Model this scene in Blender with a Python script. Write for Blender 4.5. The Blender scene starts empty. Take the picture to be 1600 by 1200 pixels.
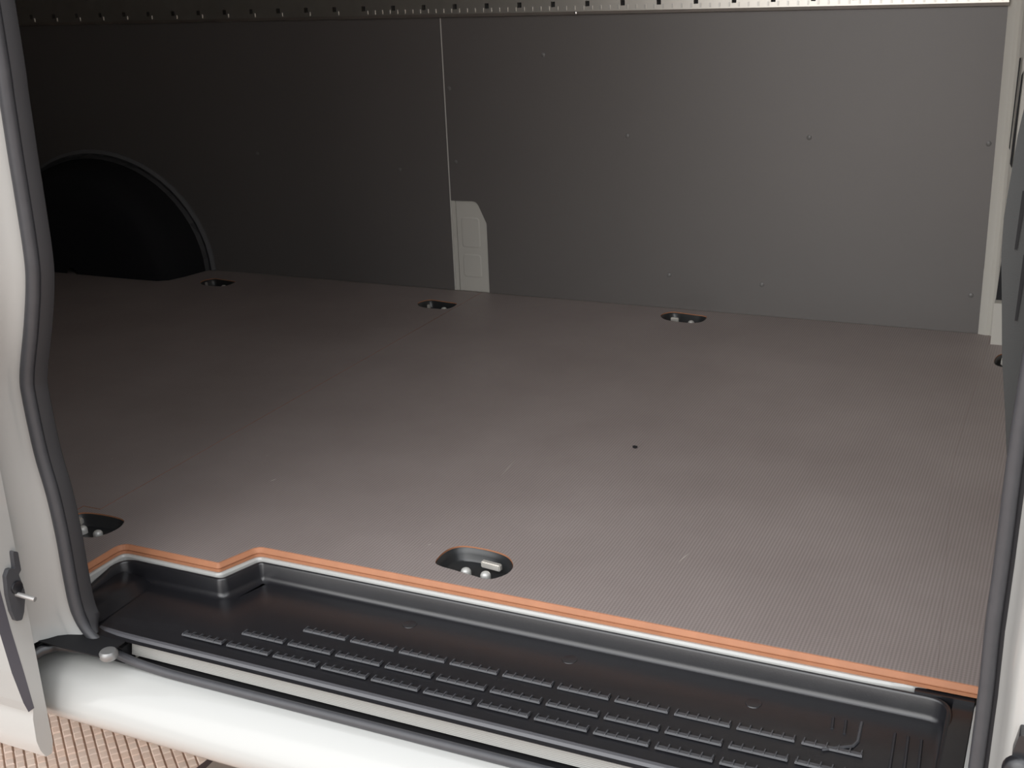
import bpy, bmesh, math, random
from mathutils import Vector, Matrix
from mathutils.geometry import tessellate_polygon
random.seed(7)
SC = bpy.context.scene
COL = SC.collection

# ------------------------------------------------------------------ camera
cam_d = bpy.data.cameras.new('camera'); cam = bpy.data.objects.new('camera', cam_d); COL.objects.link(cam)
right = Vector((0.90648, 0.42043, -0.03904)); down = Vector((0.10576, -0.31557, -0.94299)); fwd = Vector((-0.40878, 0.85068, -0.33053))
M = Matrix.Identity(4)
for i in range(3):
    M[i][0] = right[i]; M[i][1] = -down[i]; M[i][2] = -fwd[i]
M[0][3], M[1][3], M[2][3] = 0, 0, .88
cam.matrix_world = M
cam_d.sensor_width = 36; cam_d.lens = 1894 / 1600 * 36; cam_d.clip_start = .02
SC.camera = cam

# ------------------------------------------------------------------ sky, exposure
W = bpy.data.worlds.new('overcast_sky'); SC.world = W; W.use_nodes = True
wn = W.node_tree.nodes; wl = W.node_tree.links
bg = wn['Background']
tc = wn.new('ShaderNodeTexCoord'); sx = wn.new('ShaderNodeSeparateXYZ'); rp = wn.new('ShaderNodeValToRGB')
wl.new(tc.outputs['Generated'], sx.inputs[0]); wl.new(sx.outputs['Z'], rp.inputs[0]); wl.new(rp.outputs[0], bg.inputs[0])
rp.color_ramp.elements[0].position = 0; rp.color_ramp.elements[0].color = (.25, .25, .25, 1)
rp.color_ramp.elements[1].position = 1; rp.color_ramp.elements[1].color = (.98, 1.0, 1.03, 1)
bg.inputs[1].default_value = 2.5
# bright hazy sun low behind the photographer's left shoulder
sun_d = bpy.data.lights.new('hazy_sun', 'SUN'); sun = bpy.data.objects.new('hazy_sun', sun_d); COL.objects.link(sun)
sun_d.energy = 1.55; sun_d.angle = math.radians(62); sun_d.color = (1, .985, .96)
az, el = math.radians(10), math.radians(26)
sun.rotation_euler = Vector((math.sin(az) * math.cos(el), math.cos(az) * math.cos(el), -math.sin(el))).to_track_quat('-Z', 'Y').to_euler()
SC.view_settings.view_transform = 'Standard'; SC.view_settings.look = 'None'
SC.view_settings.gamma = 1; SC.view_settings.use_curve_mapping = False
SC.view_settings.exposure = 0.0
SC.cycles.max_bounces = 10; SC.cycles.diffuse_bounces = 6; SC.cycles.glossy_bounces = 5
SC.cycles.use_denoising = True

# ------------------------------------------------------------------ materials
def mat(name, col, rough=.5, metal=0, coat=0, spec=.5, noise=None, bump=None):
    """noise=(scale, amount) colour variation; bump=(scale, strength)"""
    m = bpy.data.materials.new(name); m.use_nodes = True
    nt = m.node_tree; b = nt.nodes['Principled BSDF']
    b.inputs['Base Color'].default_value = (*col, 1); b.inputs['Roughness'].default_value = rough
    b.inputs['Metallic'].default_value = metal; b.inputs['Coat Weight'].default_value = coat
    b.inputs['Coat Roughness'].default_value = .08; b.inputs['Specular IOR Level'].default_value = spec
    if noise or bump:
        t = nt.nodes.new('ShaderNodeTexCoord')
    if noise:
        n = nt.nodes.new('ShaderNodeTexNoise'); n.inputs['Scale'].default_value = noise[0]; n.inputs['Detail'].default_value = 6
        mx = nt.nodes.new('ShaderNodeMix'); mx.data_type = 'RGBA'
        mx.inputs['A'].default_value = (*[c * (1 - noise[1]) for c in col], 1)
        mx.inputs['B'].default_value = (*[min(1, c * (1 + noise[1])) for c in col], 1)
        nt.links.new(t.outputs['Object'], n.inputs[0]); nt.links.new(n.outputs['Fac'], mx.inputs['Factor'])
        nt.links.new(mx.outputs['Result'], b.inputs['Base Color'])
    if bump:
        n2 = nt.nodes.new('ShaderNodeTexNoise'); n2.inputs['Scale'].default_value = bump[0]; n2.inputs['Detail'].default_value = 3
        bp = nt.nodes.new('ShaderNodeBump'); bp.inputs['Strength'].default_value = bump[1]; bp.inputs['Distance'].default_value = .001
        nt.links.new(t.outputs['Object'], n2.inputs[0]); nt.links.new(n2.outputs['Fac'], bp.inputs['Height'])
        nt.links.new(bp.outputs[0], b.inputs['Normal'])
    return m

def film_floor():
    m = mat('phenolic_mesh_film', (.2, .16, .148), .5)
    nt = m.node_tree; N = nt.nodes; L = nt.links; b = N['Principled BSDF']
    t = N.new('ShaderNodeTexCoord')
    w1 = N.new('ShaderNodeTexWave'); w1.bands_direction = 'X'; w1.inputs['Scale'].default_value = 2 * math.pi / 20 / .0052
    w1.inputs['Distortion'].default_value = 0
    w2 = N.new('ShaderNodeTexWave'); w2.bands_direction = 'Y'; w2.inputs['Scale'].default_value = 2 * math.pi / 20 / .0052
    for w in (w1, w2): L.new(t.outputs['Object'], w.inputs[0])
    ad = N.new('ShaderNodeMath'); ad.operation = 'MULTIPLY_ADD'; ad.inputs[1].default_value = .35
    L.new(w2.outputs['Fac'], ad.inputs[0]); L.new(w1.outputs['Fac'], ad.inputs[2])
    n = N.new('ShaderNodeTexNoise'); n.inputs['Scale'].default_value = 2.2; n.inputs['Detail'].default_value = 7; n.inputs['Roughness'].default_value = .62
    L.new(t.outputs['Object'], n.inputs[0])
    r = N.new('ShaderNodeValToRGB'); r.color_ramp.elements[0].position = .3; r.color_ramp.elements[1].position = .72
    r.color_ramp.elements[0].color = (.295, .248, .235, 1); r.color_ramp.elements[1].color = (.375, .322, .307, 1)
    L.new(n.outputs['Fac'], r.inputs[0])
    mx = N.new('ShaderNodeMix'); mx.data_type = 'RGBA'; mx.blend_type = 'MULTIPLY'
    mr = N.new('ShaderNodeMapRange'); mr.inputs['From Max'].default_value = 1.35; mr.inputs['To Min'].default_value = .78; mr.inputs['To Max'].default_value = 1.12
    L.new(ad.outputs[0], mr.inputs[0]); L.new(r.outputs[0], mx.inputs['A']); L.new(mr.outputs[0], mx.inputs['B'])
    mx.inputs['Factor'].default_value = 1
    # sparse pale flecks and scuffs
    fl = N.new('ShaderNodeTexVoronoi'); fl.inputs['Scale'].default_value = 9; L.new(t.outputs['Object'], fl.inputs[0])
    fr = N.new('ShaderNodeValToRGB'); fr.color_ramp.elements[0].position = .012; fr.color_ramp.elements[0].color = (.35,) * 3 + (1,)
    fr.color_ramp.elements[1].position = .03; fr.color_ramp.elements[1].color = (0, 0, 0, 1)
    L.new(fl.outputs['Distance'], fr.inputs[0])
    mx2 = N.new('ShaderNodeMix'); mx2.data_type = 'RGBA'; L.new(fr.outputs[0], mx2.inputs['Factor'])
    L.new(mx.outputs['Result'], mx2.inputs['A']); mx2.inputs['B'].default_value = (.5, .45, .42, 1)
    L.new(mx2.outputs['Result'], b.inputs['Base Color'])
    bp = N.new('ShaderNodeBump'); bp.inputs['Strength'].default_value = .25; bp.inputs['Distance'].default_value = .0006
    L.new(ad.outputs[0], bp.inputs['Height']); L.new(bp.outputs[0], b.inputs['Normal'])
    return m

MT = dict(
    floor=film_floor(),
    ply=mat('cut_plywood', (.48, .21, .11), .6, noise=(40, .15)),
    ply_dark=mat('plywood_glue_line', (.36, .13, .06), .7),
    wall=mat('dark_wall_film', (.135, .124, .118), .42, spec=.8, noise=(3, .08), bump=(700, .15)),
    white=mat('white_paint', (.50, .505, .49), .32, coat=.6),
    whitein=mat('white_primer_paint', (.60, .58, .53), .45),
    black=mat('black_moulded_plastic', (.015, .015, .018), .28, spec=.85, noise=(60, .2), bump=(900, .12)),
    rib=mat('highlit_rib_plastic', (.075, .077, .085), .4),  # black rib plastic with its sky highlight put into a lighter grey
    archm=mat('black_liner_plastic', (.014, .014, .016), .8, spec=.2),
    rubber=mat('black_rubber', (.068, .069, .076), .42, noise=(50, .15)),
    trimg=mat('charcoal_trim_plastic', (.05, .054, .055), .5, bump=(600, .2)),
    mould=mat('grey_side_moulding', (.42, .43, .42), .4, bump=(700, .15)),
    mouldd=mat('dark_moulding_edge', (.10, .095, .115), .45),
    steel=mat('zinc_steel', (.75, .74, .72), .3, metal=1),
    nickel=mat('satin_nickel', (.80, .77, .72), .4, metal=.55),
    cupm=mat('grey_black_cup_plastic', (.024, .026, .028), .38, spec=.8),
    rail=mat('galvanised_rail', (.82, .79, .73), .36, metal=1, noise=(30, .08)),
    dark=mat('dark_void', (.008, .008, .01), .7),
    ceil=mat('grey_headlining', (.42, .41, .39), .8),
    board=mat('weathered_board', (.33, .29, .26), .7, noise=(25, .25)),
    boardd=mat('dark_board_edge', (.08, .06, .06), .8),
    joint=mat('pale_joint_strip', (.62, .6, .56), .5),
)

# ------------------------------------------------------------------ mesh helpers
def link(name, bm, m, parent=None, smooth=False):
    bmesh.ops.recalc_face_normals(bm, faces=bm.faces[:])
    me = bpy.data.meshes.new(name); bm.to_mesh(me); bm.free()
    for mm in (m if isinstance(m, (list, tuple)) else [m]): me.materials.append(MT[mm] if isinstance(mm, str) else mm)
    if smooth:
        for p in me.polygons: p.use_smooth = True
        try: me.set_sharp_from_angle(angle=math.radians(smooth if smooth is not True else 40))
        except Exception: pass
    o = bpy.data.objects.new(name, me); COL.objects.link(o)
    if parent: o.parent = parent
    return o

def empty(name, loc=(0, 0, 0)):
    o = bpy.data.objects.new(name, None); COL.objects.link(o); o.location = loc; o.empty_display_size = .05
    return o

def tag(o, label, cat, group=None):
    o['label'] = label; o['category'] = cat
    if group: o['group'] = group
    return o

def struct(o, label=None):
    o['kind'] = 'structure'
    if label: o['label'] = label
    return o

def box(bm, x0, x1, y0, y1, z0, z1, mi=0):
    v = [bm.verts.new(p) for p in ((x0, y0, z0), (x1, y0, z0), (x1, y1, z0), (x0, y1, z0), (x0, y0, z1), (x1, y0, z1), (x1, y1, z1), (x0, y1, z1))]
    for f in ((0, 3, 2, 1), (4, 5, 6, 7), (0, 1, 5, 4), (1, 2, 6, 5), (2, 3, 7, 6), (3, 0, 4, 7)):
        bm.faces.new([v[i] for i in f]).material_index = mi
    return v

def plate(bm, loops, to3, t, mi=0, side_mi=0):
    """flat plate with holes: loops = [outer, hole, ...] of 2-D points; to3(u, v, w) maps to space, w from 0 to t"""
    tri = tessellate_polygon([[Vector((p[0], p[1], 0)) for p in l] for l in loops])
    flat = [p for l in loops for p in l]
    a = [bm.verts.new(to3(p[0], p[1], 0)) for p in flat]; b = [bm.verts.new(to3(p[0], p[1], t)) for p in flat]
    for t3 in tri:
        try:
            bm.faces.new([a[i] for i in t3]).material_index = mi
            bm.faces.new([b[i] for i in reversed(t3)]).material_index = mi
        except ValueError: pass
    k = 0
    for l in loops:
        n = len(l)
        for i in range(n):
            j = (i + 1) % n
            bm.faces.new((a[k + i], a[k + j], b[k + j], b[k + i])).material_index = side_mi
        k += n

def sweep(bm, rings, closed_ring=True, caps=True, closed_path=False):
    """rings: list of equal-length lists of 3-D points"""
    vs = [[bm.verts.new(p) for p in r] for r in rings]
    n = len(vs[0]); m = len(vs)
    for i in range(m if closed_path else m - 1):
        i2 = (i + 1) % m
        for j in range(n if closed_ring else n - 1):
            j2 = (j + 1) % n
            bm.faces.new((vs[i][j], vs[i][j2], vs[i2][j2], vs[i2][j]))
    if caps and closed_ring and not closed_path:
        bm.faces.new(vs[0]); bm.faces.new(vs[-1][::-1])
    return vs

def fillet(pts, rad, seg=6):
    """round the corners of a closed polygon; rad = one radius per corner"""
    out = []; n = len(pts)
    for i, p in enumerate(pts):
        r = rad[i] if isinstance(rad, (list, tuple)) else rad
        a = Vector(pts[i - 1]) - Vector(p); b = Vector(pts[(i + 1) % n]) - Vector(p)
        if r <= 0: out.append(tuple(p)); continue
        la, lb = a.length, b.length; a.normalize(); b.normalize()
        ang = a.angle(b); d = min(r / math.tan(ang / 2), la * .45, lb * .45)
        p0 = Vector(p) + a * d; p1 = Vector(p) + b * d
        for k in range(seg + 1):
            t = k / seg
            q = p0 * (1 - t) ** 2 + Vector(p) * 2 * t * (1 - t) + p1 * t * t
            out.append((q.x, q.y))
    return out

def offset(pts, d):
    """inward offset of a closed CCW polygon"""
    n = len(pts); out = []
    for i in range(n):
        p = Vector(pts[i]); e0 = (p - Vector(pts[i - 1])); e1 = (Vector(pts[(i + 1) % n]) - p)
        if e0.length < 1e-7: e0 = e1
        if e1.length < 1e-7: e1 = e0
        e0.normalize(); e1.normalize()
        n0 = Vector((-e0.y, e0.x)); n1 = Vector((-e1.y, e1.x)); s = n0 + n1
        if s.length < 1e-6: s = n0
        s.normalize(); k = d / max(.45, s.dot(n0))
        out.append((p.x + s.x * k, p.y + s.y * k))
    return out

def smooth_closed(pts, sub=3):
    n = len(pts); out = []
    for i in range(n):
        p0, p1, p2, p3 = [Vector(pts[(i + k) % n]) for k in (-1, 0, 1, 2)]
        for s in range(sub):
            t = s / sub
            q = .5 * ((2 * p1) + (p2 - p0) * t + (2 * p0 - 5 * p1 + 4 * p2 - p3) * t * t + (3 * p1 - p0 - 3 * p2 + p3) * t ** 3)
            out.append((q.x, q.y))
    return out

def spline(pts, sub=6):
    n = len(pts); out = []; P = [Vector(p) for p in pts]
    for i in range(n - 1):
        p0, p1, p2, p3 = P[max(0, i - 1)], P[i], P[i + 1], P[min(n - 1, i + 2)]
        for s in range(sub):
            t = s / sub
            out.append(.5 * ((2 * p1) + (p2 - p0) * t + (2 * p0 - 5 * p1 + 4 * p2 - p3) * t * t + (3 * p1 - p0 - 3 * p2 + p3) * t ** 3))
    out.append(P[-1]); return out

def interp(tab, z):
    tab = sorted(tab, key=lambda t: t[1])
    if z <= tab[0][1]: return tab[0][0]
    for (x0, z0), (x1, z1) in zip(tab, tab[1:]):
        if z <= z1: return x0 + (x1 - x0) * (z - z0) / (z1 - z0)
    return tab[-1][0]

def lathe(bm, prof, n, c, axis='z', cap=True):
    rings = []
    for r, h in prof:
        ring = []
        for k in range(n):
            a = 2 * math.pi * k / n; u, v = r * math.cos(a), r * math.sin(a)
            ring.append({'z': (c[0] + u, c[1] + v, c[2] + h), 'y': (c[0] + u, c[1] + h, c[2] + v), 'x': (c[0] + h, c[1] + u, c[2] + v)}[axis])
        rings.append(ring)
    sweep(bm, rings, True, cap)

YW = 2.944          # face of the far wall lining
XL0, XR0 = -4.3, .45

# ------------------------------------------------------------------ ground and its small square setts
ground = empty('ground', (0, 0, -.6)); struct(ground)
gm = mat('paving_bed', (.46, .35, .29), .85, noise=(30, .2))
bm = bmesh.new(); box(bm, -12, 10, -9, 8, -.08, -.004)
o = link('paving_bed', bm, gm, ground)
def sett_mats():
    out = []
    for c in ((.90, .75, .66), (.86, .71, .62), (.92, .79, .70), (.85, .72, .64), (.90, .73, .63)):
        out.append(mat('pink_sett', c, .8, noise=(60, .08)))
    return out
SM = sett_mats()
da = Vector((.775, -.632)); db = Vector((.632, .775)); pu, pv = .0228, .0192
def sett_bm(bm, c, h, su=.0213, sv=.0160, sc=1):
    u = da * su / 2; v = db * sv / 2; ch = .82
    lo = [c + u * a + v * b for a, b in ((-1, -1), (1, -1), (1, 1), (-1, 1))]
    hi = [c + u * a * ch + v * b * ch for a, b in ((-1, -1), (1, -1), (1, 1), (-1, 1))]
    A = [bm.verts.new((p.x, p.y, -.008)) for p in lo]; B = [bm.verts.new((p.x, p.y, h - .003)) for p in lo]; T = [bm.verts.new((p.x, p.y, h)) for p in hi]
    bm.faces.new(T)
    for i in range(4):
        j = (i + 1) % 4
        bm.faces.new((A[i], A[j], B[j], B[i])); bm.faces.new((B[i], B[j], T[j], T[i]))
sett_me = []
for k in range(5):
    bm = bmesh.new(); sett_bm(bm, Vector((0, 0)), 0)
    bmesh.ops.recalc_face_normals(bm, faces=bm.faces[:])
    me = bpy.data.meshes.new('paver'); bm.to_mesh(me); bm.free(); me.materials.append(SM[k]); sett_me.append(me)
vis = [(-2.0, 1.62), (-1.42, 1.61), (-1.42, 1.57), (-1.55, 1.45), (-1.74, 1.39), (-1.86, 1.37), (-1.93, 1.44)]
def inside(p, poly):
    r = False
    for i in range(len(poly)):
        (x0, y0), (x1, y1) = poly[i - 1], poly[i]
        if (y0 > p[1]) != (y1 > p[1]) and p[0] < (x1 - x0) * (p[1] - y0) / (y1 - y0) + x0: r = not r
    return r
near_bm = bmesh.new(); cells = []
org = Vector((-1.925, 1.597))
for i in range(-34, 44):
    for j in range(-34, 44):
        c = org + da * (i + .5) * pu + db * (j + .5) * pv
        h = random.uniform(-.0012, .0008)
        cells.append((inside(c, vis), c, h))
n_in = 0
for inn, c, h in cells:
    if inn and n_in < 290:
        o = bpy.data.objects.new('paver', sett_me[random.randrange(5)]); COL.objects.link(o); o.parent = ground
        o.location = (c.x, c.y, h); n_in += 1
    else: sett_bm(near_bm, c, h)
o = link('pavers', near_bm, SM[1], ground); o['kind'] = 'stuff'
print('pavers', n_in)

# ------------------------------------------------------------------ van shell: floor
def ring_pts(): 
    return smooth_closed([(-.850, 1.467), (-.854, 1.496), (-.849, 1.519), (-.834, 1.532), (-.806, 1.535), (-.773, 1.532), (-.749, 1.522), (-.731, 1.499),
                          (-.728, 1.476), (-.737, 1.456), (-.752, 1.446), (-.784, 1.450), (-.816, 1.455), (-.836, 1.458)])
R0 = [(x + .791, y - 1.490) for x, y in ring_pts()]
def placed(c, flip=False, rot=0, s=1):
    out = []
    for x, y in R0:
        x, y = x * s, y * s
        if flip: x, y = -x, -y
        if rot: x, y = x * math.cos(rot) - y * math.sin(rot), x * math.sin(rot) + y * math.cos(rot)
        out.append((x + c[0], y + c[1]))
    return out
left_ring = smooth_closed([(-1.533, 1.378), (-1.527, 1.400), (-1.516, 1.413), (-1.49, 1.418), (-1.458, 1.419), (-1.431, 1.415), (-1.419, 1.404), (-1.413, 1.385), (-1.416, 1.362), (-1.427, 1.344),
                           (-1.447, 1.337), (-1.470, 1.338), (-1.50, 1.343), (-1.522, 1.355)])
rings = [
    dict(c=(-.791, 1.490), poly=placed((-.791, 1.490)), label='nearest lashing ring cup, in the floor just behind the long step tray edge'),
    dict(c=(-1.473, 1.378), poly=left_ring, label='lashing ring cup at left, half hidden behind the black door seal'),
    dict(c=(-.888, 2.872), poly=placed((-.888, 2.872), True, 0, .95), label='lashing ring cup by the far wall, below the plain right wall panel'),
    dict(c=(-1.562, 2.795), poly=placed((-1.562, 2.795), True, 0, .9), label='lashing ring cup by the far wall, beside the white pillar base'),
    dict(c=(-2.322, 2.818), poly=placed((-2.322, 2.818), True, 0, .9), label='dim lashing ring cup at the far left, next to the wheel arch cover'),
    dict(c=(-.092, 2.765), poly=placed((-.092, 2.765), False, math.pi / 2, .95), label='lashing ring cup at far right, mostly hidden by the dark door post trim'),
]
floor = empty('floor'); struct(floor)
TH = .015
near_mid = [(-1.535, 1.19), (-1.371, 1.19)] + fillet([(-1.371, 1.19), (-1.369, 1.344), (-1.172, 1.343), (-1.147, 1.413), (-.1003, 1.414), (-.1, 2), (-1.371, 2)], [0, .022, .004, .02, 0, 0, 0])[1:-3] 
mid = near_mid + [(-.1003, 1.414), (-.1578, 2.15), (-.1578, YW), (-1.497, YW), (-1.497, 1.432), (-1.535, 1.432)]
rear = [(-1.537, 1.19), (-1.537, 1.434), (-1.4985, 1.434), (-1.4985, YW), (XL0, YW), (XL0, 1.19)]
front = [(-.1001, 1.414), (.35, 1.414), (.35, YW), (-.1576, YW), (-.1576, 2.15)]
def clean(p):
    out = []
    for q in p:
        if not out or (Vector(q) - Vector(out[-1])).length > 1e-5: out.append(q)
    return out
mid = clean([q for q in mid])
for nm, poly, hs, zt in (('floor_panel', mid, (0, 1, 2), 0), ('floor_panel', rear, (3, 4), -.0001), ('floor_panel', front, (5,), 0)):
    bm = bmesh.new()
    plate(bm, [poly] + [rings[h]['poly'] for h in hs], lambda u, v, w, zt=zt: (u, v, zt - w), TH, 0, 1)
    link(nm, bm, ['floor', 'ply'], floor)
# routed plywood edge along the step: chamfer, glue line, lower ply
edge = [(-1.371, 1.19)] + fillet([(-1.371, 1.19), (-1.369, 1.344), (-1.172, 1.343), (-1.147, 1.413), (-.0405, 1.414), (-.04, 2), (-1.371, 2)], [0, .022, .004, .02, 0, 0, 0])[1:-2]
edge = clean(edge)
def path_norm(p):
    out = []
    for i in range(len(p)):
        a = Vector(p[max(0, i - 1)]); b = Vector(p[min(len(p) - 1, i + 1)]); d = (b - a).normalized(); out.append(Vector((d.y, -d.x)))
    return out
def strip(name, prof, m, parent, path=edge):
    nr = path_norm(path); bm = bmesh.new()
    sweep(bm, [[(p[0] + n.x * d, p[1] + n.y * d, z) for d, z in prof] for p, n in zip(path, nr)], True, True)
    return link(name, bm, m, parent)
strip('plywood_edge', [(-.001, .0002), (.0045, -.0072), (.0045, -.0085), (-.001, -.0085)], 'ply', floor)
strip('glue_line', [(-.001, -.0085), (.003, -.0085), (.003, -.0098), (-.001, -.0098)], 'ply_dark', floor)
strip('plywood_edge', [(-.001, -.0098), (.004, -.0098), (.004, -.0148), (-.001, -.0148)], 'ply', floor)
# painted body flange under the plywood
fl_path = [p for p in edge if p[0] < -.16] + [(-.19, 1.4137), (-.155, 1.4150), (-.13, 1.4185), (-.115, 1.425)]
flange = strip('trim_1', [(-.03, -.0152), (.0068, -.0152), (.0095, -.018), (.0095, -.05), (-.03, -.05)], 'white', None, fl_path)
struct(flange)
bm = bmesh.new(); box(bm, -.0525, -.034, 1.172, 1.409, -.05, -.0245); link('flange_end', bm, 'white', flange)

# ------------------------------------------------------------------ far wall: lining panels, joint, pillar base, screws
wall = empty('wall_back'); struct(wall)
to_wall = lambda u, v, w: (u, YW + w, v)
bm = bmesh.new(); box(bm, XL0, XR0, YW + .012, YW + .04, -.1, 1.9); link('body_panel', bm, 'whitein', wall)
bm = bmesh.new(); plate(bm, [[(XL0, 0.0005), (-1.5825, 0.0005), (-1.5825, .7415), (XL0, .7415)]], to_wall, .006); link('wall_panel', bm, 'wall', wall)
wp_left = bpy.data.objects['wall_panel']
cut = fillet([(-1.5785, .2565), (-1.5, .2575), (-1.472, .197), (-1.4725, 0.0005), (-.186, 0.0005), (-.186, .157), (-.1815, .172), (-.181, .7415), (-1.5785, .7415)], [0, .022, .018, 0, 0, .004, .004, 0, 0], 5)
bm = bmesh.new(); plate(bm, [cut], to_wall, .006); wp_right = link('wall_panel', bm, 'wall', wall)
bm = bmesh.new(); box(bm, -1.5823, -1.5787, YW + .0005, YW + .004, .0006, .741); link('joint_strip', bm, 'joint', wall)
# exposed steel pillar base behind the cut-out
bm = bmesh.new()
box(bm, -1.5785, -1.567, YW + .003, YW + .011, .0008, .2585)
box(bm, -1.5655, -1.46, YW + .0035, YW + .011, .0008, .262)
def oval(bm, x0, x1, z0, z1, y0, y1):
    out = fillet([(x0, z0), (x1, z0), (x1, z1), (x0, z1)], .012, 4); inn = offset(out, .004)
    sweep(bm, [[(p[0], y1, p[1]) for p in out], [(p[0], y0, p[1]) for p in inn]], True, False)
    bm.faces.new([bm.verts.new((p[0], y0, p[1])) for p in inn])
oval(bm, -1.553, -1.4945, .125, .212, YW + .0022, YW + .0036)
oval(bm, -1.553, -1.4945, .040, .108, YW + .0022, YW + .0036)
link('pillar_base', bm, 'whitein', wall, smooth=30)
riv = [(-1.287, .645), (-1.061, .445), (-.602, .451), (-1.735, .337), (-1.557, .364), (-.949, .089), (-.705, .081), (-.209, .092), (-.2, .446), (-1.565, .56), (-2.217, .368)]
rm = mat('screw_cap', (.165, .16, .155), .35)
rv = None
for x, z in riv:
    if rv is None:
        bm = bmesh.new(); lathe(bm, [(.0062, 0), (.0058, -.0014), (.003, -.0026), (.0004, -.0029)], 10, (0, 0, 0), 'y'); rv = link('screw_head', bm, rm, wp_right, smooth=True); o = rv
    else:
        o = rv.copy(); COL.objects.link(o); o.parent = wp_left if x < -1.58 else wp_right
    o.location = (x, YW, z)
# upper wall above the rail
bm = bmesh.new(); box(bm, XL0, XR0, YW - .0, YW + .012, .84, 1.9); link('upper_panel', bm, 'whitein', wall)
# white steel post where the far wall meets the bulkhead
bm = bmesh.new()
prof = [(-.1895, YW + .004), (-.1845, YW - .001), (-.168, YW - .006), (-.160, YW - .004), (-.153, YW - .012), (-.150, YW - .03), (-.142, YW - .04), (-.05, YW - .05), (-.05, YW + .004)]
sweep(bm, [[(x, y, z) for x, y in prof] for z in (-.014, 1.8)], True, True)
t2 = link('trim_2', bm, 'whitein', None, smooth=30); struct(t2)
bm = bmesh.new(); box(bm, -.1525, -.04, YW - .075, YW - .03, -.002, .098); link('post_foot', bm, 'whitein', t2)
def quad_prism(bm, pts, y0, y1):
    plate(bm, [pts], lambda u, v, w: (u, y0 + w, v), y1 - y0)
for pts in ([(-.1478, .638), (-.1505, .636), (-.1545, .445), (-.1525, .44)], [(-.14, .61), (-.1435, .6), (-.1495, .41), (-.145, .40)], [(-.1478, .19), (-.1515, .098), (-.13, .098), (-.13, .23)]):
    bm = bmesh.new(); quad_prism(bm, pts, YW - .0445, YW - .0395); link('slot', bm, 'dark', t2)

# ------------------------------------------------------------------ rest of the van shell (out of frame, shades the inside)
bm = bmesh.new(); box(bm, XL0, XR0, 1.1, YW + .04, 1.98, 2.03); struct(link('ceiling', bm, 'ceil'))
bm = bmesh.new(); box(bm, XL0 - .05, XL0, 1.1, YW + .04, -.2, 2.03); struct(link('wall_left', bm, 'wall'))
bm = bmesh.new(); box(bm, .35, .4, 1.25, YW + .04, -.2, 2.03); struct(link('wall_right', bm, 'whitein'))
bm = bmesh.new()
box(bm, XL0, -1.395, 1.10, 1.19, -.2, 2.03); box(bm, -1.395, XR0, 1.12, 1.19, 1.85, 2.03)
struct(link('wall_front', bm, 'white'))
bm = bmesh.new(); box(bm, XL0, .35, 1.19, YW + .04, -.2, -.055); struct(link('floor_pan', bm, 'whitein'))

# ------------------------------------------------------------------ step tray
tray = empty('step_tray', (-.7, 1.29, -.055))
tag(tray, 'black moulded plastic step tray in the doorway with broken rows of raised tread ribs', 'step tray')
def tl(o): o.matrix_parent_inverse = Matrix.Translation((.7, -1.29, .055)); return o
ZS = -.0515
rim = fillet([(-1.345, 1.176), (-.0785, 1.176), (-.080, 1.4025), (-1.1365, 1.4025), (-1.1595, 1.3315), (-1.3585, 1.3325), (-1.354, 1.21)], [.02, .01, .03, .012, .012, .03, .035], 6)
def zf(p, z):
    t = min(1, max(0, (1.235 - p[1]) / .05)); t = t * t * (3 - 2 * t)
    return z * (1 - t) + min(z, -.0545) * t
# left ledge: the tray climbs in a step towards the rear end
loops = [(-.006, -.036), (-.004, -.0225), (-.002, -.0208), (0, -.0205), (.002, -.0214), (.003, -.0235), (.0048, -.0425)]
for k in range(1, 7):
    a = math.pi / 2 * k / 6; loops.append((.0048 + .009 * (1 - math.cos(a)), -.0425 - (abs(ZS) - .0425) * math.sin(a)))
loops.append((.020, ZS))
bm = bmesh.new(); vs = []
for d, z in loops:
    q = offset(rim, d) if d else rim
    vs.append([bm.verts.new((p[0], p[1], zf(p, z))) for p in q])
n = len(rim)
for a, b in zip(vs, vs[1:]):
    for i in range(n): bm.faces.new((a[i], a[(i + 1) % n], b[(i + 1) % n], b[i]))
tri = tessellate_polygon([[v.co.copy() for v in vs[-1]]])
for t in tri: bm.faces.new([vs[-1][i] for i in t])
box(bm, -.078, -.0535, 1.19, 1.408, -.05, -.0245)
tl(link('tray_body', bm, 'black', tray, smooth=50))
bm = bmesh.new(); box(bm, -.125, -.053, 1.4035, 1.4125, -.045, -.0175); tl(link('corner_flange', bm, 'black', tray))
# front lip
bm = bmesh.new()
lip = [(1.189, ZS - .0012), (1.186, ZS + .0006), (1.181, ZS + .0002), (1.178, -.0545), (1.178, -.058), (1.189, -.058)]
lx = [(-1.292, .009, -.004), (-1.27, .004, -.0015), (-1.24, .001, -.0004), (-1.20, 0, 0), (-.06, 0, 0)]
sweep(bm, [[(x, y + dy, z + dz) for y, z in lip] for x, dy, dz in lx], True, True)
tl(link('front_lip', bm, mat('highlit_plastic_lip', (.11, .11, .12), .38), tray))  # same black plastic, the lip's highlight painted in as lighter grey
# ledge at the rear end
bm = bmesh.new()
lp = [(-1.352, -.0365), (-1.318, -.0385), (-1.310, -.0405), (-1.296, -.0495), (-1.290, ZS), (-1.352, ZS)]
yy = [1.19, 1.20, 1.318, 1.326]
sweep(bm, [[(x - .004 * (y < 1.2), y, z - (.006 if k in (0, 3) and z > ZS else 0)) for x, z in lp] for k, y in enumerate(yy)], True, True)
tl(link('end_ledge', bm, 'black', tray, smooth=40))
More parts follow.
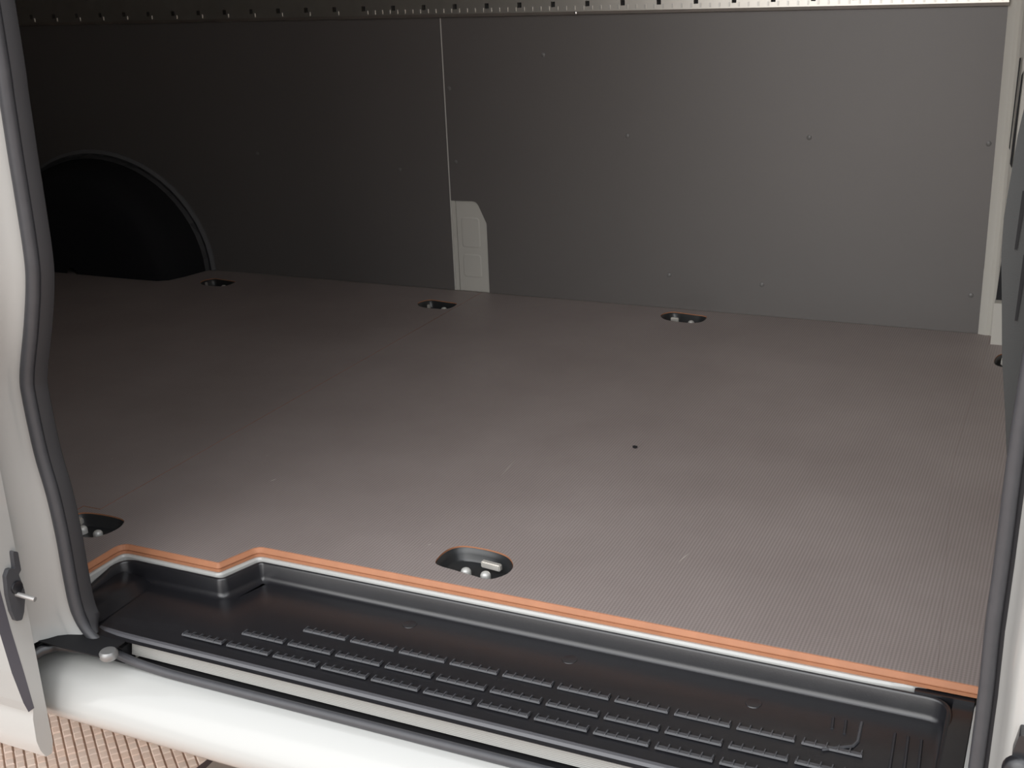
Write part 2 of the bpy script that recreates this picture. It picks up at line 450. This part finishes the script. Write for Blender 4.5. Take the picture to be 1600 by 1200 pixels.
# tread ribs
def rib_bm(L=.0735):
    bm = bmesh.new(); w = .0062
    prof = [(-w / 2 - .0012, 0), (-w / 2, .0024), (w / 2, .0018), (w / 2 + .0006, 0)]
    sweep(bm, [[(x, y, z) for y, z in prof] for x in (0, L)], True, True)
    for k in range(6):
        x = .0012 + k * (L - .0036) / 5
        sweep(bm, [[(xx, y, z) for y, z in ((-w / 2 - .0014, 0), (-w / 2, .0036), (w / 2 + .0045, .0030), (w / 2 + .0085, 0))] for xx in (x, x + .0016)], True, True)
    return bm
rib0 = None
for x0, y, cnt in ((-.981, 1.2925, 10), (-1.0625, 1.2515, 12), (-1.146, 1.2165, 13)):
    for k in range(cnt):
        x = x0 + k * .0821
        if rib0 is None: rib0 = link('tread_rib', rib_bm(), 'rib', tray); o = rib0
        else:
            o = rib0.copy(); COL.objects.link(o); o.parent = tray
        o.location = (x + .7, y - 1.29, ZS - .0003 + .055)
def wire(name, pts, r, m, parent, n=8, f=tl, flat=1):
    bm = bmesh.new(); P = [Vector(p) for p in pts]; R = []
    for i, p in enumerate(P):
        d = (P[min(len(P) - 1, i + 1)] - P[max(0, i - 1)]).normalized()
        up = Vector((0, 0, 1)) if abs(d.z) < .9 else Vector((0, 1, 0))
        s = d.cross(up).normalized(); t = s.cross(d).normalized()
        R.append([p + s * r * math.cos(2 * math.pi * k / n) + t * r * flat * math.sin(2 * math.pi * k / n) for k in range(n)])
    sweep(bm, R, True, True); o = link(name, bm, m, parent, smooth=True)
    return f(o) if f else o
z = ZS + .0002
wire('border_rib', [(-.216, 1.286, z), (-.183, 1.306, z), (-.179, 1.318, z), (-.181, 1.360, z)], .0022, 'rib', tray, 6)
for a, b in (((-.216, 1.357), (-.213, 1.333)), ((-.200, 1.357), (-.197, 1.328)), ((-.139, 1.352), (-.130, 1.20)), ((-.123, 1.351), (-.113, 1.20)), ((-.107, 1.350), (-.097, 1.20))):
    wire('grip_rib', [(*a, z), (*b, z)], .0020, mat('faint_rib', (.03, .031, .036), .4) if 'faint_rib' not in bpy.data.materials else bpy.data.materials['faint_rib'], tray, 6)
for x, y in ((-.841, 1.363), (-.582, 1.361), (-.318, 1.352)):  # low discs added to stand for the tray's dark shallow dimples
    bm = bmesh.new(); lathe(bm, [(.0115, -.0004), (.0105, .0006), (.008, .0002), (.001, -.0001)], 18, (x, y, ZS)); tl(link('dimple_disc', bm, 'black', tray, smooth=True))

# ------------------------------------------------------------------ door sill, painted
bm = bmesh.new()
sp = [(1.185, -.0935), (1.166, -.0895), (1.155, -.0895), (1.145, -.094), (1.125, -.109), (1.110, -.127), (1.102, -.142), (1.101, -.152), (1.107, -.166), (1.125, -.185), (1.17, -.2), (1.185, -.2)]
xs = [-1.39, -1.375, -1.36, -1.34, -1.32, -1.30, -1.28, -1.26, -1.24, -1.22, -1.2, -1.15, -1.1, -1.0, -.8, -.5, -.2, .1, .45]
rg = []
for x in xs:
    b = math.exp(-((x + 1.31) / .035) ** 2)
    rg.append([(x, y - .005 * b * math.exp(-((zz + .105) / .02) ** 2), zz + .006 * b * math.exp(-((zz + .11) / .02) ** 2)) for y, zz in sp])
sweep(bm, rg, True, True)
sill = link('trim_3', bm, 'white', None, smooth=60); struct(sill)
# painted plate between tray and seal, finely ribbed along its length
bm = bmesh.new()
pr = [(1.19, -.0595)]
for k in range(9):
    t = k / 8; y = 1.1815 - .004 * t; zz = -.0595 - .0185 * t
    pr += [(y, zz), (y - .0006, zz - .0012)]
pr += [(1.19, -.079)]
sweep(bm, [[(x, y, zz) for y, zz in pr] for x in (-1.215, -1.19, -.05)], True, True)
g_bm = bmesh.new(); box(g_bm, -1.21, -.05, 1.163, 1.186, -.0885, -.0865)  # dark strip laid over the white sill to paint the gap's shade
pl = link('trim_4', bm, mat('shaded_plate_paint', (.37, .365, .345), .42), None); struct(pl); link('seal_gap_shade', g_bm, 'dark', pl)  # white flange whose shade is put into a greyer paint

# ------------------------------------------------------------------ left door jamb
LT = [(-1.262, 1.86), (-1.264, .9), (-1.267, .736), (-1.269, .659), (-1.2695, .617), (-1.272, .531), (-1.279, .487), (-1.296, .429), (-1.320, .36), (-1.3235, .325), (-1.32, .242), (-1.311, .178), (-1.307, .11), (-1.307, .043), (-1.303, -.02), (-1.285, -.055)]
zs = [1.86, 1.3, .9, .8, .736, .69, .659, .617, .57, .531, .487, .455, .429, .39, .36, .325, .285, .242, .21, .178, .145, .11, .075, .043, .01, -.02, -.04, -.052]
bm = bmesh.new(); rg = []
for zz in zs:
    x = interp(LT, zz); k = min(1, max(0, (.02 - zz) / .07)); 
    rg.append([(x + (.012 if zz > .05 else -.004), 1.19, zz), (x + (.006 if zz > .05 else .002), 1.166, zz), (x - .004, 1.158, zz), (x - .014 - .01 * k, 1.151, zz), (x - .024 - .012 * k, 1.143, zz), (x - .030 - .014 * k, 1.131, zz),
               (x - .042 - .01 * k, 1.122, zz), (x - .050 - .005 * k, 1.108, zz), (-1.372, 1.094, zz), (-1.41, 1.092, zz), (-1.41, 1.19, zz)])
sweep(bm, rg, True, True)
jl = link('trim_5', bm, 'white', None, smooth=50); struct(jl)
bm = bmesh.new(); box(bm, -1.40, -1.22, 1.165, 1.188, -.1, -.063); box(bm, -1.40, -1.385, 1.10, 1.188, -.1, -.05)
link('guide_rail', bm, 'dark', jl)
bm = bmesh.new(); box(bm, -1.39, -1.215, 1.12, 1.167, -.0535, -.0515); link('guide_channel', bm, 'dark', jl)

# ------------------------------------------------------------------ right door jamb (front post)
RTL = [(-.02, 1.86), (-.024, .8), (-.029, .6), (-.034, .488), (-.037, .41), (-.039, .3), (-.041, .228), (-.041, .153), (-.043, .058), (-.044, -.04)]
bm = bmesh.new(); rg = []
for zz in (1.86, .9, .7, .6, .5, .41, .35, .3, .26, .228, .19, .153, .12, .09, .058, .02, -.04, -.0885):
    x = interp(RTL, zz)
    rg.append([(x + .012, 1.2, zz), (x + .016, 1.162, zz), (x + .019, 1.157, zz), (x + .026, 1.135, zz), (x + .030, 1.118, zz), (x + .034, 1.108, zz), (x + .042, 1.101, zz), (x + .055, 1.099, zz), (.45, 1.097, zz), (.45, 1.2, zz)])
sweep(bm, rg, True, True)
jr = link('trim_6', bm, 'white', None, smooth=50); struct(jr)

# ------------------------------------------------------------------ rubber door seal: bulb and lip, one run round the opening
cl = [(-1.252, .0, 1.86), (-1.254, 0, .9), (-1.257, 0, .736), (-1.259, 0, .659), (-1.2595, 0, .617), (-1.262, 0, .531), (-1.269, 0, .487), (-1.286, 0, .429), (-1.3095, 0, .36), (-1.3135, 0, .325), (-1.310, 0, .242), (-1.301, 0, .178), (-1.297, 0, .11), (-1.297, 0, .043),
      (-1.294, 0, -.01), (-1.280, 0, -.043), (-1.250, 0, -.064), (-1.205, 0, -.0765), (-1.15, 0, -.082), (-1.08, 0, -.0835), (-.8, 0, -.084), (-.4, 0, -.084), (-.09, 0, -.084), (-.05, 0, -.07), (-.036, 0, -.03),
      (-.034, 0, .058), (-.032, 0, .153), (-.032, 0, .228), (-.030, 0, .3), (-.028, 0, .41), (-.025, 0, .488), (-.02, 0, .6), (-.015, 0, .8), (-.011, 0, 1.86)]
cl = spline(cl, 5)
def seal_sweep(name, prof, m, parent, y, sel=lambda p: True):
    bm = bmesh.new(); R = []
    idx = [i for i, p in enumerate(cl) if sel(p)]
    for n_, i in enumerate(idx):
        p = cl[i]; d = (cl[min(len(cl) - 1, i + 1)] - cl[max(0, i - 1)]).normalized()
        nin = Vector((-d.z, 0, d.x))   # towards the inside of the opening
        rt = min(1, max(0, (p.x + .12) / .07)); lf = min(1, max(0, (p.z + .07) / .06)) * (p.x < -.6)
        su, sv, ou = (.80 + .35 * lf + .08 * rt, .66 + .30 * lf + .15 * rt, .0015 * lf + .003 * rt) if name == 'seal_bulb' else (1, 1, .003 * rt) if name != 'seal_lip' else (min(1, .35 + max(0, p.z + .0535) / .03), min(1, .35 + max(0, p.z + .0535) / .03), 0)
        R.append([(p.x + nin.x * (u * su + ou), y + v * sv, p.z + nin.z * (u * su + ou)) for u, v in prof])
    sweep(bm, R, True, True); return link(name, bm, m, parent, smooth=50)
seal = empty('door_seal', (-1.25, 1.16, -.08)); tag(seal, 'continuous black rubber seal running round the sliding door opening', 'door seal')
def sl(o): o.matrix_parent_inverse = Matrix.Translation((1.25, -1.16, .08)); return o
bulb = [(.0088 * math.cos(a) - .001, .010 * math.sin(a)) for a in [2 * math.pi * k / 12 for k in range(12)]]
sl(seal_sweep('seal_bulb', bulb, 'rubber', seal, 1.161))
lipp = [(.006, .004), (.012, .003), (.0185, .010), (.0205, .018), (.018, .021), (.006, .014)]
lipm = mat('matt_rubber_lip', (.022, .022, .025), .6)
sl(seal_sweep('seal_lip', lipp, lipm, seal, 1.161, lambda p: p.x < -1.2 and p.z > -.0535))
sl(seal_sweep('seal_channel', [(-.002, .006), (-.009, .002), (-.0135, -.001), (-.0145, .004), (-.006, .012)], lipm, seal, 1.158, lambda p: p.x > -.06))

# ------------------------------------------------------------------ dark trim of the front post
bt = fillet([(-.044, 0.0005), (-.040, .33), (-.049, .404), (-.057, .461), (-.063, .527), (-.0675, .571), (-.0685, .611), (-.067, .637), (-.063, .695), (-.05, .80), (-.03, 1.84), (.3, 1.84), (.3, 0.0005)], [0, .03, .02, 0, 0, 0, 0, 0, 0, .02, 0, 0, 0], 3)
bm = bmesh.new(); plate(bm, [bt], lambda u, v, w: (u, 1.315 + w, v), .03)
btr = empty('door_post_trim', (0, 1.33, 0)); tag(btr, 'charcoal plastic trim on the front door post at the right edge', 'post trim')
def bl(o): o.matrix_parent_inverse = Matrix.Translation((0, -1.33, 0)); return o
bl(link('trim_panel', bm, 'trimg', btr))
for x0, x1, z0, z1 in ((-.0555, -.052, .580, .64), (-.0485, -.045, .505, .575)):
    bm = bmesh.new(); quad_prism(bm, [(x0, z0), (x1 - .001, z0), (x1 + .003, z1), (x0 + .002, z1)], 1.3135, 1.3155); bl(link('trim_slot', bm, 'dark', btr))

# ------------------------------------------------------------------ wheel arch cover
arch = empty('wheel_arch_cover', (-2.85, YW, 0)); tag(arch, 'black rounded plastic wheel arch cover against the dark far wall at left', 'wheel arch')
def al(o): o.matrix_parent_inverse = Matrix.Translation((2.85, -YW, 0)); return o
secs = [(.428, .362, YW - .0005), (.428, .362, YW - .006), (.418, .352, YW - .010), (.408, .343, YW - .006), (.402, .337, YW - .02), (.385, .322, YW - .10), (.365, .306, YW - .15), (.335, .285, YW - .168), (.25, .21, YW - .172), (.02, .02, YW - .172)]
rg = []
for a, b, y in secs:
    rg.append([(-2.85 + a * math.cos(math.pi * k / 28), y, .0006 + b * math.sin(math.pi * k / 28)) for k in range(29)])
bm = bmesh.new(); v3 = sweep(bm, rg[2:], False, False)
al(link('arch_shell', bm, 'archm', arch, smooth=40))
bm = bmesh.new(); sweep(bm, rg[:5], False, False)
al(link('arch_flange', bm, mat('arch_rim_highlight', (.16, .16, .165), .4), arch, smooth=40))  # thin rim highlight along the wall, put into a paler colour

# ------------------------------------------------------------------ lashing rail along the top of the far wall
rail = empty('lashing_rail', (-1.5, YW, .75)); tag(rail, 'pale metal lashing rail with punched slots along the top of the far wall', 'rail')
def rl(o): o.matrix_parent_inverse = Matrix.Translation((1.5, -YW, -.75)); return o
bm = bmesh.new(); y0, y1 = YW - .016, YW - .0005; x0, x1 = XL0 + .05, -.1835
sweep(bm, [[(x, y, z) for y, z in ((y1, .742), (y0 + .004, .744), (y0, .751), (y0, .7625), (y1, .7625))] for x in (x0, x1)], True, True)
box(bm, x0, x1, y0, y1, .7755, .86)
box(bm, x0, x1, y1 - .003, y1, .7625, .7755, 1)
pitch = .0925; hx = [-1.527 + k * pitch for k in range(-29, 15)]
prev = x0
for h in hx:
    if h - .0055 > prev: box(bm, prev, h - .0055, y0, y1 - .003, .7625, .7755)
    prev = h + .0055
box(bm, prev, x1, y0, y1 - .003, .7625, .7755)
rl(link('rail_profile', bm, ['rail', 'dark'], rail))
bm = bmesh.new()
for k in range(-116, 58):
    if k < -12 and k % 4: continue
    x = -1.527 + (k + .5) * pitch / 4
    box(bm, x - .0022, x + .0022, y0 - .0016, y0 + .001, .7545, .7645)
o = rl(link('rail_teeth', bm, mat('bright_rail_teeth', (.70, .68, .64), .35, metal=.8), rail)); o['kind'] = 'stuff'
bm = bmesh.new(); lathe(bm, [(.004, 0), (.0035, -.003), (.001, -.004)], 8, (-1.19, y0 + .0035, .747), 'y'); rl(link('rail_screw', bm, 'steel', rail, smooth=True))

# ------------------------------------------------------------------ lashing rings
def make_cup(poly, c):
    bm = bmesh.new(); cx = sum(p[0] for p in poly) / len(poly); cy = sum(p[1] for p in poly) / len(poly)
    R = []
    for s, z in ((1.0, -.003), (.975, -.002), (.945, -.0035), (.87, -.010), (.84, -.0185), (.78, -.0215), (.3, -.0218)):
        R.append([(cx + (p[0] - cx) * s - c[0], cy + (p[1] - cy) * s - c[1], z) for p in poly])
    v = sweep(bm, R, True, False); bm.faces.new(v[-1]); return bm
def bolt_bm():
    bm = bmesh.new(); lathe(bm, [(.0084, 0), (.0084, .0065), (.0078, .0092), (.0062, .0115), (.0036, .0130), (.0008, .0134)], 12, (0, 0, 0)); return bm
bolt0 = None
def add_bolt(par, x, y, z):
    global bolt0
    if bolt0 is None: bolt0 = link('bolt', bolt_bm(), mat('dull_bolt', (.80, .80, .77), .4, metal=.3), par, smooth=True); o = bolt0
    else: o = bolt0.copy(); COL.objects.link(o); o.parent = par
    o.location = (x, y, z)
def bar(par, L, w, h, loc, rot=0):
    bm = bmesh.new(); box(bm, -L / 2, L / 2, -w / 2, w / 2, -h / 2, h / 2)
    bmesh.ops.bevel(bm, geom=bm.edges[:], offset=min(w, h) * .18, segments=2, affect='EDGES')
    o = link('ring_bar', bm, 'nickel', par, smooth=True); o.location = loc; o.rotation_euler.z = rot; return o
for i, r in enumerate(rings):
    c = r['c']; e = empty('lashing_ring', (c[0], c[1], 0)); tag(e, r['label'], 'lashing ring', 'recessed lashing rings in the plywood floor')
    link('cup', make_cup(r['poly'], c), 'cupm', e, smooth=40)
    if i == 0:
        add_bolt(e, -.013, -.010, -.0215); add_bolt(e, .021, -.010, -.0215)
        bar(e, .035, .009, .011, (.022, .010, -.0075), -.12)
    elif i == 1:
        add_bolt(e, -.020, .004, -.0215); add_bolt(e, .018, .000, -.0215)
        bar(e, .016, .012, .012, (-.046, .022, -.012), .3)
    elif i in (2, 3, 4):
        s = {2: .020, 3: .008, 4: .007}[i]
        bar(e, s, .007, .014, ({2: -.018, 3: -.017, 4: -.03}[i], -.012, -.006)); 
        add_bolt(e, .02, .005, -.0215)
    else:
        bar(e, .006, .03, .012, (-.026, -.004, -.004)); bar(e, .005, .03, .012, (-.016, -.024, -.004))

# ------------------------------------------------------------------ sliding door, pushed back beside the body
door = empty('door_1', (-1.3, 1.06, -.2)); struct(door)
def dl(o): o.matrix_parent_inverse = Matrix.Translation((1.3, -1.06, .2)); return o
bm = bmesh.new()
dp = [(1.079, 1.7), (1.03, 1.7), (1.024, 1.0), (1.03, .35), (1.036, .16), (1.041, .08), (1.045, .02), (1.053, -.06), (1.0575, -.115), (1.0525, -.135), (1.051, -.172), (1.0545, -.19), (1.062, -.206), (1.074, -.208), (1.079, -.19), (1.079, 0), (1.079, .5)]
sweep(bm, [[(x, y, z) for y, z in dp] for x in (-1.30, -2.6)], True, True)
bmesh.ops.remove_doubles(bm, verts=bm.verts[:], dist=1e-6)
dl(link('door_shell', bm, 'white', door, smooth=35))
bm = bmesh.new()
mo = [(1.0375, .13), (1.022, .12), (1.0245, .04), (1.0325, -.045), (1.0415, -.1), (1.047, -.119), (1.058, -.119), (1.053, -.06), (1.045, .02)]
sweep(bm, [[(x, y + dy, z) for y, z in mo] for x, dy in ((-1.2995, 0), (-2.6, 0))], True, True)
bm.faces.ensure_lookup_table()
for f in bm.faces:
    f.normal_update()
    if abs(f.normal.x) > .9: f.material_index = 1
dl(link('side_moulding', bm, ['mould', 'mouldd'], door))
lt = [(1.068, .132), (1.076, .126), (1.0755, .098), (1.070, .094), (1.073, .077), (1.0745, .067), (1.0745, .059), (1.067, .036), (1.061, .026), (1.051, .030), (1.047, .047), (1.046, .073), (1.049, .101), (1.055, .109), (1.061, .108), (1.066, .104), (1.067, .118)]
bm = bmesh.new(); plate(bm, [fillet(lt, .003, 2)], lambda u, v, w: (-1.3005 + w, u, v), .008); latch = dl(link('door_latch', bm, 'rubber', door))
bm = bmesh.new(); lathe(bm, [(.0098, 0), (.0092, .003), (.004, .004)], 14, (-1.2925, 1.062, .078), 'x'); link('latch_boss', bm, 'black', latch, smooth=True)
wire('latch_pin', [(-1.294, 1.060, .0685), (-1.278, 1.062, .066), (-1.262, 1.0635, .064)], .0036, mat('grey_pin', (.42, .41, .4), .35, metal=.5), latch, 10, None)
# lower guide arm reaching into the rail under the jamb
arm = wire('guide_arm', [(-1.345, 1.080, -.072), (-1.335, 1.118, -.066), (-1.32, 1.135, -.064), (-1.235, 1.152, -.0625)], .009, 'black', door, 10, dl)
bm = bmesh.new(); lathe(bm, [(.004, -.009), (.011, -.008), (.0135, -.005), (.0135, .002), (.011, .005), (.004, .0055)], 18, (-1.214, 1.132, -.0515)); link('guide_roller', bm, mat('worn_roller', (.3, .3, .3), .35, metal=.5), arm, smooth=40)

# ------------------------------------------------------------------ lock striker on the front post
st = empty('door_striker', (-.004, 1.1, .13)); tag(st, 'black lock striker bolted to the white post at the bottom right corner', 'door striker')
def stl(o): o.matrix_parent_inverse = Matrix.Translation((.004, -1.1, -.13)); return o
bm = bmesh.new(); plate(bm, [fillet([(-.003, .138), (.0015, .163), (.009, .163), (.02, .155), (.03, .05), (-.002, .05)], .003, 3)], lambda u, v, w: (u, 1.081 + w, v), .02); stl(link('striker_plate', bm, 'black', st))
bm = bmesh.new(); lathe(bm, [(.016, 0), (.016, -.006), (.012, -.011), (.003, -.013)], 20, (.005, 1.082, .125), 'y'); stl(link('striker_cap', bm, 'black', st, smooth=40))
bm = bmesh.new(); lathe(bm, [(.005, 0), (.005, -.006), (.002, -.008)], 12, (.005, 1.070, .121), 'y'); stl(link('striker_bolt', bm, 'rubber', st, smooth=True))

# ------------------------------------------------------------------ things on the ground and floor
bd = empty('ground_board', (-1.2, 1.5, -.6)); tag(bd, 'grey-brown weathered board with dark edge on the paving under the sill', 'board')
def bdl(o): o.matrix_parent_inverse = Matrix.Translation((1.2, -1.5, .6)); return o
bm = bmesh.new(); plate(bm, [[(-1.432, 1.62), (-1.428, 1.50), (-.9, 1.30), (-.9, 1.62)]], lambda u, v, w: (u, v, -.597 + w), .012); bdl(link('board_face', bm, 'board', bd))
bm = bmesh.new(); plate(bm, [[(-1.440, 1.62), (-1.452, 1.50), (-1.4285, 1.50), (-1.4325, 1.62)]], lambda u, v, w: (u, v, -.597 + w), .009); bdl(link('board_edge', bm, 'boardd', bd))
scm = mat('pale_scuff', (.55, .50, .46), .7)
for (x0, y0_), (x1_, y1_), w in (((-1.284, 1.639), (-1.279, 1.650), .0022), ((-.499, 1.597), (-.492, 1.634), .0016), ((-.889, 1.513), (-.886, 1.521), .0022), ((-.902, 1.876), (-.896, 1.80), .0009)):
    bm = bmesh.new(); d = Vector((x1_ - x0, y1_ - y0_)).normalized(); nn = Vector((-d.y, d.x)) * w / 2
    m0 = ((x0 + x1_) / 2, (y0_ + y1_) / 2)
    plate(bm, [[(x0, y0_), (m0[0] - nn.x, m0[1] - nn.y), (x1_, y1_), (m0[0] + nn.x, m0[1] + nn.y)]], lambda u, v, w_: (u, v, .0002 - w_), .0004)
    link('scuff', bm, scm, floor)
bm = bmesh.new(); bmesh.ops.create_icosphere(bm, subdivisions=2, radius=.005)
for v in bm.verts: v.co *= random.uniform(.75, 1.15); v.co.z *= .5
cr = link('crumb', bm, 'dark'); cr.location = (-.713, 2.008, .0022); tag(cr, 'small black crumb lying alone in the middle of the floor', 'crumb')
